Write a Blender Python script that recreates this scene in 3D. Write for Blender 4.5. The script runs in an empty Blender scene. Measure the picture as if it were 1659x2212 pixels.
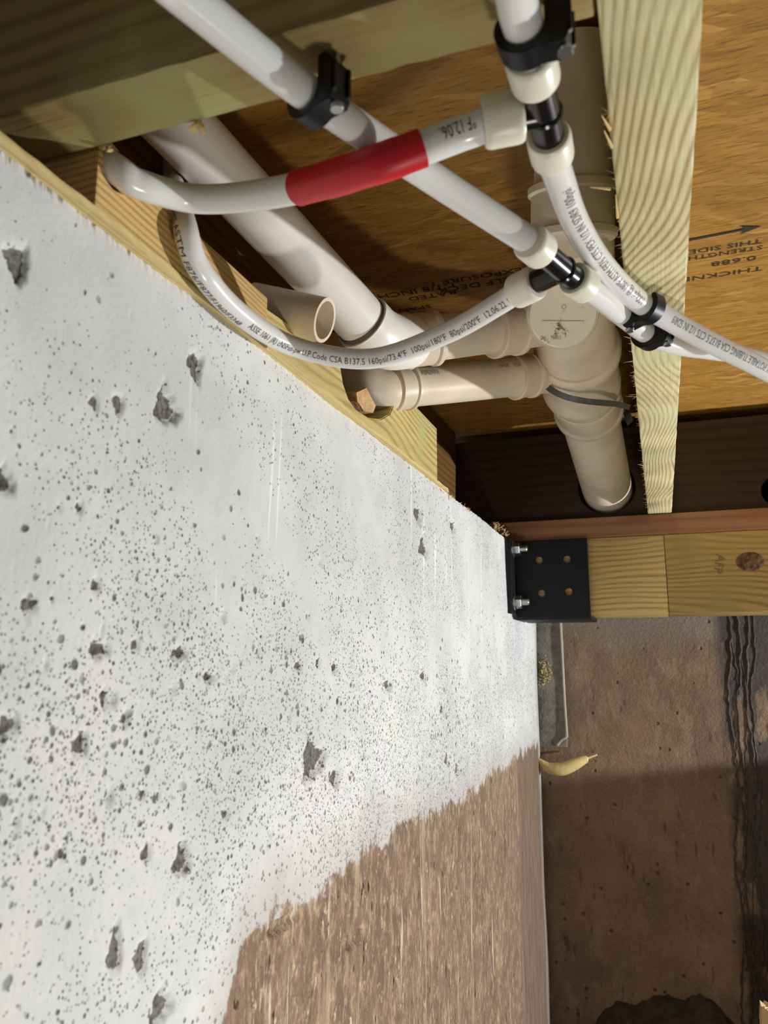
import bpy, bmesh, math, random
import numpy as np
from mathutils import Vector, Matrix
from mathutils.bvhtree import BVHTree
random.seed(7); rng = np.random.default_rng(11)
C = bpy.context.scene.collection
PI = math.pi

# ------------------------------------------------------------------ camera
F = 1680.0; CX, CY = 829.5, 1106.0
PIT = math.atan2(319, F); YAW = math.atan2(601.5, math.hypot(F, 319))
FW = Vector((-math.sin(YAW)*math.cos(PIT), math.cos(YAW)*math.cos(PIT), math.sin(PIT)))
RT = Vector((math.cos(YAW), math.sin(YAW), 0)); UP = RT.cross(FW)
cam = bpy.data.cameras.new('camera'); camo = bpy.data.objects.new('camera', cam); C.objects.link(camo)
cam.sensor_fit = 'HORIZONTAL'; cam.sensor_width = 36; cam.lens = F/1659*36
cam.clip_start = .01; cam.clip_end = 50
camo.matrix_world = Matrix(((RT.x, UP.x, -FW.x, 0), (RT.y, UP.y, -FW.y, 0), (RT.z, UP.z, -FW.z, 0), (0, 0, 0, 1)))
cam.dof.use_dof = True; cam.dof.focus_distance = .8; cam.dof.aperture_fstop = 18
bpy.context.scene.camera = camo
sc = bpy.context.scene
sc.view_settings.view_transform = 'Standard'; sc.view_settings.look = 'None'
sc.view_settings.gamma = 1; sc.view_settings.exposure = 0.0
# ------------------------------------------------------------------ light
w = bpy.data.worlds.new('world'); sc.world = w; w.use_nodes = True
w.node_tree.nodes['Background'].inputs[0].default_value = (.94, .95, .95, 1)
w.node_tree.nodes['Background'].inputs[1].default_value = .13
def lamp(name, kind, loc, aim, energy, size, col=(1, .97, .92), spot=None, blend=.3):
    l = bpy.data.lights.new(name, kind); o = bpy.data.objects.new(name, l); C.objects.link(o)
    o.location = loc; d = Vector(aim)-Vector(loc); o.rotation_euler = d.to_track_quat('-Z', 'Y').to_euler()
    l.energy = energy; l.color = col
    if kind == 'AREA': l.size = size
    else: l.shadow_soft_size = size
    if kind == 'SPOT': l.spot_size = spot; l.spot_blend = blend
    return o
lamp('work_light', 'POINT', (1.2, 1.36, -.20), (0, 1, 0), 94, .011, (.975, .99, 1.0))
lamp('fill_light', 'AREA', (.10, .36, -.50), (0.0, 1.1, .35), 2.2, .10, (1, .965, .90))  # soft fill added below the view, in place of bounced light

def at(px, py, d=None, x=None, y=None, z=None):
    """the world point seen at a spot of the photograph, at optical depth d or on a plane"""
    r = FW + RT*((px-CX)/F) - UP*((py-CY)/F)
    if d is not None: return r*d
    if x is not None: return r*(x/r.x)
    if y is not None: return r*(y/r.y)
    return r*(z/r.z)

# ------------------------------------------------------------------ materials
class NT:
    def __init__(s, name):
        s.m = bpy.data.materials.new(name); s.m.use_nodes = True
        s.t = s.m.node_tree; s.n = s.t.nodes; s.b = s.n['Principled BSDF']
    def add(s, kind, **k):
        nd = s.n.new(kind)
        for a, v in k.items():
            if a.startswith('i_'):
                q = a[2:]; q = int(q) if q.isdigit() else q.replace('_', ' ')
                s.put(nd.inputs[q], v)
            else: setattr(nd, a, v)
        return nd
    def put(s, sock, v):
        if isinstance(v, bpy.types.NodeSocket): s.t.links.new(v, sock)
        elif isinstance(v, bpy.types.Node): s.t.links.new(v.outputs[0], sock)
        else:
            if isinstance(v, tuple) and len(v) == 3 and sock.type == 'RGBA': v = v+(1,)
            sock.default_value = v
    def math(s, op, a, b=0.0, c=None, clamp=False):
        nd = s.n.new('ShaderNodeMath'); nd.operation = op; nd.use_clamp = clamp
        s.put(nd.inputs[0], a); s.put(nd.inputs[1], b)
        if c is not None: s.put(nd.inputs[2], c)
        return nd.outputs[0]
    def mapr(s, v, a, b, c=0.0, d=1.0, smooth=False):
        nd = s.n.new('ShaderNodeMapRange'); nd.clamp = True
        if smooth: nd.interpolation_type = 'SMOOTHSTEP'
        for i, q in enumerate((v, a, b, c, d)): s.put(nd.inputs[i], q)
        return nd.outputs[0]
    def mix(s, f, a, b, mode='MIX'):
        nd = s.n.new('ShaderNodeMix'); nd.data_type = 'RGBA'; nd.blend_type = mode
        s.put(nd.inputs[0], f); s.put(nd.inputs[6], a); s.put(nd.inputs[7], b)
        return nd.outputs[2]
    def coord(s, scale=(1, 1, 1), rot=(0, 0, 0), loc=(0, 0, 0), kind='Object'):
        tc = s.n.new('ShaderNodeTexCoord'); mp = s.n.new('ShaderNodeMapping')
        s.t.links.new(tc.outputs[kind], mp.inputs[0])
        mp.inputs['Scale'].default_value = scale; mp.inputs['Rotation'].default_value = rot; mp.inputs['Location'].default_value = loc
        return mp.outputs[0]
    def noise(s, vec, scale, detail=4, rough=.55, dist=0.0, out=0):
        nd = s.n.new('ShaderNodeTexNoise'); s.put(nd.inputs['Vector'], vec)
        nd.inputs['Scale'].default_value = scale; nd.inputs['Detail'].default_value = detail
        nd.inputs['Roughness'].default_value = rough; nd.inputs['Distortion'].default_value = dist
        return nd.outputs[out]
    def vor(s, vec, scale, feature='F1', rnd=1.0):
        nd = s.n.new('ShaderNodeTexVoronoi'); nd.feature = feature; s.put(nd.inputs['Vector'], vec)
        nd.inputs['Scale'].default_value = scale; nd.inputs['Randomness'].default_value = rnd
        return nd
    def ramp(s, f, stops):
        nd = s.n.new('ShaderNodeValToRGB'); e = nd.color_ramp.elements
        while len(e) < len(stops): e.new(.5)
        for k, (p, c) in enumerate(stops): e[k].position = p; e[k].color = tuple(c)+(1,)
        s.put(nd.inputs[0], f); return nd.outputs[0]
    def out(s, col=None, rough=.6, bump=None, strength=.3, dist=.001, spec=.5, **k):
        if col is not None: s.put(s.b.inputs['Base Color'], col)
        s.put(s.b.inputs['Roughness'], rough); s.b.inputs['Specular IOR Level'].default_value = spec
        if bump is not None:
            bn = s.n.new('ShaderNodeBump'); bn.inputs['Strength'].default_value = strength
            bn.inputs['Distance'].default_value = dist; s.put(bn.inputs['Height'], bump)
            s.t.links.new(bn.outputs[0], s.b.inputs['Normal'])
        for a, v in k.items(): s.put(s.b.inputs[a.replace('_', ' ')], v)
        return s.m

def srgb(r, g, b):
    f = lambda c: (c/255/12.92) if c/255 <= .04045 else ((c/255+.055)/1.055)**2.4
    return (f(r), f(g), f(b))

def wood(name, light, dark, axis='y', ringscale=55, grain=1.0, rough=.62, seed=0., tint=None, wob=.35, saw=0.0, shift=(0, 0), warp=.03, slope=0.0):
    """sawn timber: growth rings around a far-off pith, stretched along the grain axis"""
    s = NT(name)
    st = {'x': (.16, 1, 1), 'y': (1, .16, 1), 'z': (1, 1, .16)}[axis]
    v = s.coord(st, loc=(seed, seed*1.7, seed*.6))
    n1 = s.noise(v, 5, 3, .5)
    n2 = s.noise(v, 22, 3, .5)
    sep = s.n.new('ShaderNodeSeparateXYZ'); s.put(sep.inputs[0], s.coord())
    ax = {'x': (1, 2), 'y': (0, 2), 'z': (0, 1)}[axis]
    a = s.math('ADD', sep.outputs[ax[0]], .03+shift[0]); b = s.math('ADD', sep.outputs[ax[1]], -.12+shift[1])
    st3 = {'x': (.35, 1, 1), 'y': (1, .35, 1), 'z': (1, 1, .35)}[axis]
    wp = s.math('MULTIPLY', s.math('SUBTRACT', s.noise(s.coord(st3, loc=(seed*2, 1, seed)), 7, 1, .4), .5), warp)
    a = s.math('ADD', a, wp); b = s.math('ADD', b, wp)
    if slope: a = s.math('ADD', a, s.math('MULTIPLY', sep.outputs['xyz'.index(axis)], slope))
    r = s.math('SQRT', s.math('ADD', s.math('POWER', a, 2.), s.math('POWER', b, 2.)))
    ph = s.math('ADD', s.math('MULTIPLY', r, ringscale*PI*2), s.math('ADD', s.math('MULTIPLY', n1, 18*wob), s.math('MULTIPLY', n2, 3.2*wob)))
    wv = s.math('MULTIPLY_ADD', s.math('SINE', ph), .5, .5)
    wv = s.math('POWER', wv, 1.9)
    fib = s.noise(s.coord(tuple(q*(1 if q == 1 else .25) for q in st)), 420, 4, .6)
    f = s.math('MULTIPLY', wv, s.mapr(s.noise(v, 9, 2), .3, .7, .35, 1.0))
    f = s.math('ADD', s.math('MULTIPLY', f, .8*grain), s.math('MULTIPLY', s.math('SUBTRACT', fib, .5), .7))
    col = s.mix(s.math('MULTIPLY', f, 1.0, clamp=True), light, dark)
    if tint is not None:
        col = s.mix(s.mapr(s.noise(s.coord(loc=(seed, 3, 1)), 9, 3, .6), .5, .68), col, tint)
    kv = s.vor(s.coord(tuple(q*(1 if q == 1 else 3) for q in st), loc=(seed, 0, 0)), 9)
    kd = s.mapr(kv.outputs['Distance'], .03, .09, 1, 0)
    col = s.mix(s.math('MULTIPLY', kd, .75), col, tuple(c*.35 for c in dark))
    h = s.math('ADD', s.math('MULTIPLY', wv, -.5), s.math('MULTIPLY', fib, 1.2))
    if saw:
        sv = {'x': (60, 600, 600), 'y': (60, 420, 60), 'z': (600, 600, 60)}[axis]
        h = s.math('ADD', h, s.math('MULTIPLY', s.noise(s.coord(sv), 1., 2), saw))
    return s.out(col, rough, h, .55, .0007, spec=.3)

M = {}
M['joist'] = wood('pale_green_pine', srgb(222, 212, 166), srgb(166, 138, 84), 'y', 230, 1.0, seed=1., tint=srgb(204, 204, 156), wob=1.3, saw=0, shift=(.20, .20), warp=.16, slope=.07)
M['blocking'] = wood('blotchy_treated_pine', srgb(180, 160, 104), srgb(124, 92, 46), 'x', 60, .8, seed=4., tint=srgb(166, 164, 108), wob=1.0, warp=.12)
M['lath'] = wood('pale_lath_pine', srgb(222, 200, 140), srgb(190, 158, 96), 'y', 300, .8, seed=5.3, wob=.6)
M['sill'] = wood('tan_pine', srgb(218, 184, 118), srgb(146, 98, 46), 'y', 270, 1., seed=2.3, tint=srgb(208, 186, 124), wob=1.1, shift=(-.12, 0), warp=.05)
M['sillgreen'] = wood('greenish_pine', srgb(208, 188, 122), srgb(134, 94, 44), 'y', 130, 1., seed=6.2, tint=srgb(186, 182, 118), wob=2.0, shift=(-.05, 0), warp=.10)
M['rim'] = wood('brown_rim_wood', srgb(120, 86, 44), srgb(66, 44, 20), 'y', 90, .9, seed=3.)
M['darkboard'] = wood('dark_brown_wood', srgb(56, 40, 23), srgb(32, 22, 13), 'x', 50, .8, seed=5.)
M['redlip'] = wood('reddish_treated_wood', srgb(160, 116, 82), srgb(104, 62, 40), 'x', 60, .8, seed=8., tint=srgb(146, 92, 66))
M['beam'] = wood('yellow_beam_wood', srgb(190, 162, 100), srgb(116, 84, 40), 'x', 95, .9, seed=9., tint=srgb(170, 148, 90), wob=2.2, warp=.09)
M['splinter'] = NT('pale_wood_splinter').out(srgb(224, 190, 130), .7)

def mk_osb():
    s = NT('oriented_strand_board')
    cols = [(0, srgb(142, 102, 40)), (.25, srgb(160, 118, 50)), (.5, srgb(168, 124, 56)), (.75, srgb(150, 108, 44)), (1, srgb(182, 140, 72))]
    warp = s.noise(s.coord(), 14, 2, .5, out=1)
    col = None; hh = None
    for k, (ang, sx, sy, thr) in enumerate([(.06, 14, 110, 0), (-.12, 18, 130, .5), (.22, 24, 120, .65), (-.5, 30, 120, .85)]):
        vc = s.coord((1, 1, 1), (0, 0, ang), (k*.37, k*.21, 0))
        vm = s.n.new('ShaderNodeVectorMath'); vm.operation = 'MULTIPLY_ADD'
        s.put(vm.inputs[0], warp); vm.inputs[1].default_value = (.03, .03, 0); s.put(vm.inputs[2], vc)
        m2 = s.n.new('ShaderNodeMapping'); s.put(m2.inputs[0], vm.outputs[0]); m2.inputs['Scale'].default_value = (sx, sy, 1)
        v = s.vor(m2.outputs[0], 1.)
        sp = s.n.new('ShaderNodeSeparateXYZ'); s.put(sp.inputs[0], v.outputs['Color'])
        c = s.ramp(sp.outputs[0], cols)
        m3 = s.n.new('ShaderNodeMapping'); s.put(m3.inputs[0], m2.outputs[0]); m3.inputs['Scale'].default_value = (1.2, 5, 1)
        fb = s.noise(m3.outputs[0], 1.6, 4, .6)
        c = s.mix(s.mapr(fb, .50, .74, 0, .42), c, srgb(96, 62, 28))
        if col is None: col = c; hh = sp.outputs[1]
        else:
            f = s.mapr(sp.outputs[2], thr, thr+.05)
            col = s.mix(f, col, c); hh = s.mix(f, hh, sp.outputs[1])
    for ang, fx, fy, a, b in ((.10, 30, 260, .56, .66), (-.3, 40, 300, .60, .68), (.45, 36, 320, .62, .70)):
        sl = s.noise(s.coord((fx, fy, 1), (0, 0, ang), (ang*9, 1, 0)), 1., 3, .6)
        col = s.mix(s.mapr(sl, a, b, 0, .6), col, srgb(96, 62, 22))
    dk = s.mapr(s.noise(s.coord((14, 60, 1), (0, 0, .2)), 1.6, 3, .6), .66, .76)
    col = s.mix(s.math('MULTIPLY', dk, .7), col, srgb(70, 40, 18))
    fine = s.noise(s.coord((40, 400, 1), (0, 0, .1)), 1, 3)
    h = s.math('ADD', hh, s.math('MULTIPLY', fine, .5))
    return s.out(col, s.mapr(fine, .3, .7, .42, .7), h, .5, .0012, spec=.4)
M['osb'] = mk_osb()

def mk_wall():
    s = NT('pitted_concrete')
    at_ = lambda n: s.add('ShaderNodeAttribute', attribute_name=n).outputs['Fac']
    P = s.coord(); sep = s.n.new('ShaderNodeSeparateXYZ'); s.put(sep.inputs[0], P)
    Y, Z = sep.outputs[1], sep.outputs[2]
    stain, spall, dense = at_('stain'), at_('spall'), at_('dense')
    big = s.noise(P, 7, 4, .6); mid = s.noise(P, 30, 4, .6); fine = s.noise(P, 300, 3, .6)
    white = s.mix(s.mapr(big, .38, .66), srgb(224, 225, 221), srgb(204, 205, 205))
    white = s.mix(s.mapr(mid, .4, .75, 0, .35), white, srgb(186, 187, 189))
    # faint tan blotches and lighter vertical runs of laitance near the top
    white = s.mix(s.mapr(s.noise(s.coord((1, 1, .5), loc=(0, 4, 1)), 22, 3), .66, .78, 0, .18), white, srgb(206, 188, 150))
    run = s.noise(s.coord((0, 1, .035)), 85, 2, .5)
    run = s.math('MULTIPLY', s.mapr(run, .665, .69), s.mapr(s.math('ADD', Z, s.math('MULTIPLY', s.noise(s.coord((0, 1, 0)), 30, 1), .2)), .08, .16))
    white = s.mix(s.math('MULTIPLY', run, .8), white, srgb(242, 243, 240))
    # small bug holes in two sizes
    hole = None; hgt = None
    for sc_, lo, hi, thr in ((430, .12, .18, .40), (230, .10, .16, .32), (120, .09, .13, .13), (66, .07, .11, .05)):
        wv = s.n.new('ShaderNodeVectorMath'); wv.operation = 'MULTIPLY_ADD'
        s.put(wv.inputs[0], s.noise(P, sc_*1.2, 2, .5, out=1)); wv.inputs[1].default_value = (.35/sc_,)*3; s.put(wv.inputs[2], P)
        v = s.vor(wv.outputs[0], sc_)
        cs = s.n.new('ShaderNodeSeparateXYZ'); s.put(cs.inputs[0], v.outputs['Color'])
        size = s.math('MULTIPLY', cs.outputs[1], .22)
        d = s.math('SUBTRACT', v.outputs['Distance'], size)
        on = s.math('LESS_THAN', cs.outputs[0], s.math('MULTIPLY', dense, thr*1.25))
        h = s.math('MULTIPLY', s.mapr(d, hi-.0, hi-.14), s.math('MULTIPLY', on, s.mapr(cs.outputs[2], 0, .7, .45, 1)))
        hole = h if hole is None else s.math('MAXIMUM', hole, h)
    white = s.mix(s.math('MULTIPLY', hole, .88), white, srgb(86, 84, 81))
    rough_agg = s.mix(s.mapr(fine, .35, .65), srgb(84, 80, 76), srgb(136, 130, 124))
    ns = s.math('ADD', spall, s.math('MULTIPLY', s.math('SUBTRACT', s.noise(P, 160, 3), .5), .9))
    white = s.mix(s.mapr(ns, .42, .58), white, rough_agg)
    # brown soil-stained band that used to be below grade, with scratches and lime runs
    soil = s.mix(s.mapr(s.noise(P, 26, 5, .65), .35, .65), srgb(146, 122, 102), srgb(122, 101, 86))
    st2 = s.noise(s.coord((1, 60, 34), (.5, 0, 0)), 1.6, 6, .75)
    soil = s.mix(s.mapr(st2, .5, .66), soil, srgb(184, 160, 130))
    st3 = s.noise(s.coord((1, 110, 60), (-.6, 0, 0)), 1.2, 6, .75)
    soil = s.mix(s.mapr(st3, .58, .66, 0, .85), soil, srgb(214, 196, 166))
    st4 = s.noise(s.coord((1, 170, 22), (.85, 0, 0)), 1.4, 5, .7)
    soil = s.mix(s.mapr(st4, .60, .66, 0, .7), soil, srgb(206, 186, 156))
    pt = s.noise(s.coord((1, 1, .45), (.3, 0, 0), (3, 1, 0)), 120, 3, .6)
    soil = s.mix(s.mapr(pt, .68, .72, 0, .9), soil, srgb(56, 44, 36))
    drip = s.noise(s.coord((0, 1, .06)), 55, 3, .6, dist=.4)
    soil = s.mix(s.mapr(drip, .635, .655, 0, .85), soil, srgb(216, 204, 184))
    drip2 = s.noise(s.coord((0, 1, .1), loc=(0, 3, 0)), 24, 3, .6, dist=.6)
    soil = s.mix(s.mapr(drip2, .6, .66, 0, .45), soil, srgb(206, 184, 150))
    soil = s.mix(s.mapr(s.noise(s.coord((1, 1, .35), loc=(1, 0, 2)), 95, 3, .6), .66, .70), soil, srgb(58, 46, 38))
    soil = s.mix(s.mapr(Y, 1.38, 1.42), soil, s.mix(s.mapr(s.noise(s.coord((1, 1, .2)), 60, 4), .4, .6), srgb(136, 118, 102), srgb(122, 102, 86)))
    e = s.math('ADD', stain, s.math('MULTIPLY', s.math('SUBTRACT', s.noise(s.coord((1, 1, .8)), 34, 6, .75), .5), .075))
    edge = s.mapr(s.math('ABSOLUTE', e), 0, .055, .6, 0)
    white = s.mix(edge, white, srgb(172, 168, 162))
    col = s.mix(s.mapr(e, -.003, .003), white, soil)
    col = s.mix(s.mapr(Y, 1.650, 1.668), col, srgb(186, 182, 172))
    hg = s.math('ADD', s.math('MULTIPLY', hole, -1.6), s.math('MULTIPLY', fine, .35))
    hg = s.math('ADD', hg, s.math('MULTIPLY', s.mapr(st3, .45, .65), s.math('MULTIPLY', s.mapr(e, 0, .01), .8)))
    hg = s.math('ADD', hg, s.math('MULTIPLY', s.mapr(ns, .42, .58), s.math('MULTIPLY', s.noise(P, 240, 4), 2.)))
    return s.out(col, .9, hg, .7, .0016, spec=.15)
M['wall'] = mk_wall()

def mk_back():
    s = NT('soil_stained_concrete')
    P = s.coord(loc=(.5, 1.775, -.375)); sep = s.n.new('ShaderNodeSeparateXYZ'); s.put(sep.inputs[0], P)
    X, Z = sep.outputs[0], sep.outputs[2]
    base = s.mix(s.mapr(s.noise(P, 9, 5, .65), .35, .65), srgb(146, 122, 98), srgb(120, 100, 82))
    base = s.mix(s.mapr(s.noise(s.coord((1, 1, .5)), 34, 5, .7), .5, .7, 0, .7), base, srgb(160, 140, 116))
    base = s.mix(s.mapr(s.noise(s.coord((1, 1, .25), loc=(2, 0, 1)), 60, 4, .6), .62, .70, 0, .7), base, srgb(76, 64, 56))
    # grey lime film near the top
    base = s.mix(s.mapr(s.math('ADD', Z, s.math('MULTIPLY', s.noise(P, 12, 3), .1)), .07, .12, 0, .55), base, srgb(146, 140, 128))
    base = s.mix(s.mapr(s.noise(P, 260, 4, .7), .45, .7, 0, .45), base, srgb(82, 68, 56))
    base = s.mix(s.mapr(s.noise(s.coord((1, 1, .6), loc=(5, 2, 1)), 150, 4, .7), .64, .72, 0, .6), base, srgb(176, 160, 138))
    # tar smears
    tar = s.math('MULTIPLY', s.mapr(s.noise(s.coord((1.6, 1, .7), loc=(.4, 0, .2)), 12, 4, .6), .40, .48), s.mapr(X, .095, .115))
    base = s.mix(s.math('MULTIPLY', tar, .85), base, srgb(62, 60, 62))
    v = s.vor(P, 55); cs = s.n.new('ShaderNodeSeparateXYZ'); s.put(cs.inputs[0], v.outputs['Color'])
    hole = s.math('MULTIPLY', s.mapr(v.outputs['Distance'], .22, .10), s.math('LESS_THAN', cs.outputs[0], .16))
    base = s.mix(s.math('MULTIPLY', hole, .6), base, srgb(50, 42, 36))
    h = s.math('ADD', s.math('MULTIPLY', hole, -1.5), s.noise(P, 130, 5, .7))
    return s.out(base, .85, h, .8, .004, spec=.2)
M['back'] = mk_back()
def plain(name, col, rough=.5, bumpscale=None, strength=.2, dist=.0005, var=None, **k):
    s = NT(name); c = col
    if var: c = s.mix(s.mapr(s.noise(s.coord(), var[0], 4), .4, .7), col, var[1])
    b = s.noise(s.coord(), bumpscale, 4) if bumpscale else None
    return s.out(c, rough, b, strength, dist, **k)
M['soil'] = plain('dark_soil', srgb(70, 58, 46), .95, 40, .9, .01, (60, srgb(46, 38, 30)))
M['tar'] = plain('tarry_ridge', srgb(52, 47, 46), .85, 200, .8, .002, (160, srgb(92, 78, 68)))
M['greyconc'] = plain('grey_patch_concrete', srgb(124, 118, 106), .9, 220, .8, .002, (90, srgb(94, 92, 84)))
M['blacksteel'] = plain('black_coated_steel', srgb(7, 10, 15), .55, 700, .15, .0004, spec=.3)
M['galv'] = plain('zinc_steel', srgb(176, 178, 176), .32, 300, .1, .0003, Metallic=1.0)
M['tin'] = plain('dull_steel_strap', srgb(112, 116, 120), .4, 300, .1, .0003, Metallic=.8)
M['boltwood'] = plain('wood_in_bolt_hole', srgb(132, 106, 72), .8)
M['blackplastic'] = plain('black_plastic', srgb(18, 18, 20), .22, spec=.5)
M['clipplastic'] = plain('black_clip_plastic', srgb(10, 10, 12), .42, spec=.35)
M['ring'] = plain('milky_ring_plastic', srgb(232, 228, 208), .35, spec=.45, Subsurface_Weight=.25, Subsurface_Radius=(.004, .004, .003), Subsurface_Scale=1.0)
M['pex'] = plain('translucent_white_tubing', srgb(228, 228, 224), .2, spec=.5, Subsurface_Weight=.35, Subsurface_Radius=(.006, .006, .006), Subsurface_Scale=1.0)
M['tape'] = plain('red_tape', srgb(196, 14, 30), .45, 260, .1, .0005)
M['pvc'] = plain('white_pvc', srgb(244, 241, 234), .3, var=(10, srgb(238, 233, 222)), spec=.45)
M['pvcold'] = plain('cream_pvc', srgb(230, 217, 194), .38, var=(14, srgb(204, 190, 168)), spec=.4)
def mk_cap():
    s = NT('smudged_cream_pvc'); P = s.coord()
    d = s.math('MULTIPLY', s.mapr(s.noise(P, 90, 5, .7), .60, .68), s.mapr(s.noise(P, 24, 2), .45, .6))
    return s.out(s.mix(d, srgb(240, 232, 216), srgb(128, 102, 70)), .38, spec=.4)
M['pvcdirty'] = mk_cap()
M['glue'] = plain('dark_glue_seam', srgb(96, 84, 76), .5)
M['ink'] = plain('black_print', srgb(40, 38, 40), .6)
M['inkfaint'] = plain('grey_print', srgb(104, 98, 98), .6)
M['stampink'] = plain('board_stamp_ink', srgb(30, 24, 18), .8)
M['foam'] = plain('yellow_foam', srgb(206, 188, 122), .8, 120, .6, .002)
M['stone'] = plain('tan_stake_wood', srgb(206, 176, 132), .8, 60, .6, .004)
M['cord'] = plain('off_white_cord', srgb(176, 168, 152), .7)
M['fibre'] = plain('wood_core', srgb(212, 176, 128), .85, 300, .8, .002, (120, srgb(176, 132, 84)))

# ------------------------------------------------------------------ builders
def link(name, me, mat, parent=None, loc=None, smooth=None):
    o = bpy.data.objects.new(name, me); C.objects.link(o)
    if mat is not None: me.materials.append(mat)
    if parent is not None: o.parent = parent
    if loc is not None: o.location = loc
    if smooth is not None:
        me.polygons.foreach_set('use_smooth', [True]*len(me.polygons)); me.set_sharp_from_angle(angle=math.radians(smooth))
    return o
def tag(o, label=None, cat=None, group=None, kind=None):
    if label: o['label'] = label
    if cat: o['category'] = cat
    if group: o['group'] = group
    if kind: o['kind'] = kind
    return o
def empty(name, loc=(0, 0, 0), **k):
    o = bpy.data.objects.new(name, None); C.objects.link(o); o.location = loc; o.empty_display_size = .02
    return tag(o, **k)
def mesh(name, vs, fs):
    me = bpy.data.meshes.new(name); me.from_pydata([tuple(v) for v in vs], [], fs); me.update(); return me
def box(name, lo, hi, mat, parent=None, bev=.001, cuts=None, jitter=0):
    bm = bmesh.new(); bmesh.ops.create_cube(bm, size=1)
    lo, hi = Vector(lo), Vector(hi); c = (lo+hi)/2; d = hi-lo
    for v in bm.verts: v.co = Vector((v.co.x*d.x, v.co.y*d.y, v.co.z*d.z))
    if bev: bmesh.ops.bevel(bm, geom=bm.edges[:], offset=bev, segments=2, affect='EDGES', profile=.6)
    if cuts:
        ax, n = cuts
        for k in range(1, n):
            co = Vector((0, 0, 0)); co[ax] = -d[ax]/2+d[ax]*k/n; no = Vector((0, 0, 0)); no[ax] = 1
            bmesh.ops.bisect_plane(bm, geom=bm.verts[:]+bm.edges[:]+bm.faces[:], plane_co=co, plane_no=no)
        for v in bm.verts:
            for a in range(3):
                if a != ax: v.co[a] += random.uniform(-jitter, jitter)
    me = bpy.data.meshes.new(name); bm.to_mesh(me); bm.free()
    off = c - (parent.location if parent is not None else Vector())
    o = link(name, me, mat, parent, off)
    if bev: me.polygons.foreach_set('use_smooth', [True]*len(me.polygons)); me.set_sharp_from_angle(angle=math.radians(50))
    return o
def cr(pts, n=10):
    """Catmull-Rom through points"""
    p = [np.array(q, float) for q in pts]; p = [2*p[0]-p[1]]+p+[2*p[-1]-p[-2]]; out = []
    for i in range(1, len(p)-2):
        for k in range(n):
            t = k/n; a, b, c, d = p[i-1], p[i], p[i+1], p[i+2]
            out.append(.5*((2*b)+(-a+c)*t+(2*a-5*b+4*c-d)*t*t+(-a+3*b-3*c+d)*t**3))
    out.append(p[-2]); return [Vector(q) for q in out]
def frames(P):
    T = []
    for i in range(len(P)):
        a = P[max(i-1, 0)]; b = P[min(i+1, len(P)-1)]; T.append((b-a).normalized())
    n = T[0].orthogonal().normalized(); N = []
    for t in T:
        n = (n - t*n.dot(t)).normalized(); N.append(n)
    return T, N
def sweep_mesh(name, P, R, seg=32, cap=True, inner=None):
    """tube through P with radius R (number or list); inner = wall thickness for an open-ended pipe"""
    if not hasattr(R, '__len__'): R = [R]*len(P)
    T, N = frames(P); vs = []; fs = []
    def ringv(p, t, n, r):
        b = t.cross(n); k0 = len(vs)
        for j in range(seg):
            a = 2*PI*j/seg; vs.append(p+n*(r*math.cos(a))+b*(r*math.sin(a)))
        return k0
    rings = [ringv(P[i], T[i], N[i], R[i]) for i in range(len(P))]
    if inner:
        rings += [ringv(P[i], T[i], N[i], R[i]-inner) for i in range(len(P)-1, -1, -1)]
        rings.append(rings[0])
    for a, b in zip(rings, rings[1:]):
        for j in range(seg):
            k = (j+1) % seg; fs.append((a+j, a+k, b+k, b+j))
    if cap and not inner:
        fs.append(tuple(rings[0]+j for j in range(seg))[::-1]); fs.append(tuple(rings[-1]+j for j in range(seg)))
    return mesh(name, vs, fs)
def sweep(name, P, R, mat, parent=None, seg=32, cap=True, inner=None, ang=35):
    P = [Vector(p) for p in P]
    off = parent.location if parent is not None else Vector()
    c = sum(P, Vector())/len(P)
    me = sweep_mesh(name, [p-c for p in P], R, seg, cap, inner)
    return link(name, me, mat, parent, c-off, smooth=ang)
def lathe(name, a, b, prof, mat, parent=None, seg=40, inner=None, ang=35):
    """solid of revolution from a to b; prof = [(t 0..1, radius)]"""
    a, b = Vector(a), Vector(b)
    return sweep2(name, a, (b-a), prof, mat, parent, seg, ang)
def sweep2(name, a, dvec, prof, mat, parent, seg, ang):
    t = dvec.normalized(); n = t.orthogonal().normalized(); bb = t.cross(n); vs = []; fs = []
    c = a+dvec*.5
    for (u, r) in prof:
        for j in range(seg):
            q = 2*PI*j/seg; vs.append(a-c+dvec*u+n*(r*math.cos(q))+bb*(r*math.sin(q)))
    for i in range(len(prof)-1):
        for j in range(seg):
            k = (j+1) % seg; fs.append((i*seg+j, i*seg+k, (i+1)*seg+k, (i+1)*seg+j))
    if prof[0] != prof[-1]:
        if prof[0][1] > 0: fs.append(tuple(range(seg))[::-1])
        if prof[-1][1] > 0: fs.append(tuple((len(prof)-1)*seg+j for j in range(seg)))
    off = parent.location if parent is not None else Vector()
    return link(name, mesh(name, vs, fs), mat, parent, c-off, smooth=ang)
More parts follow.
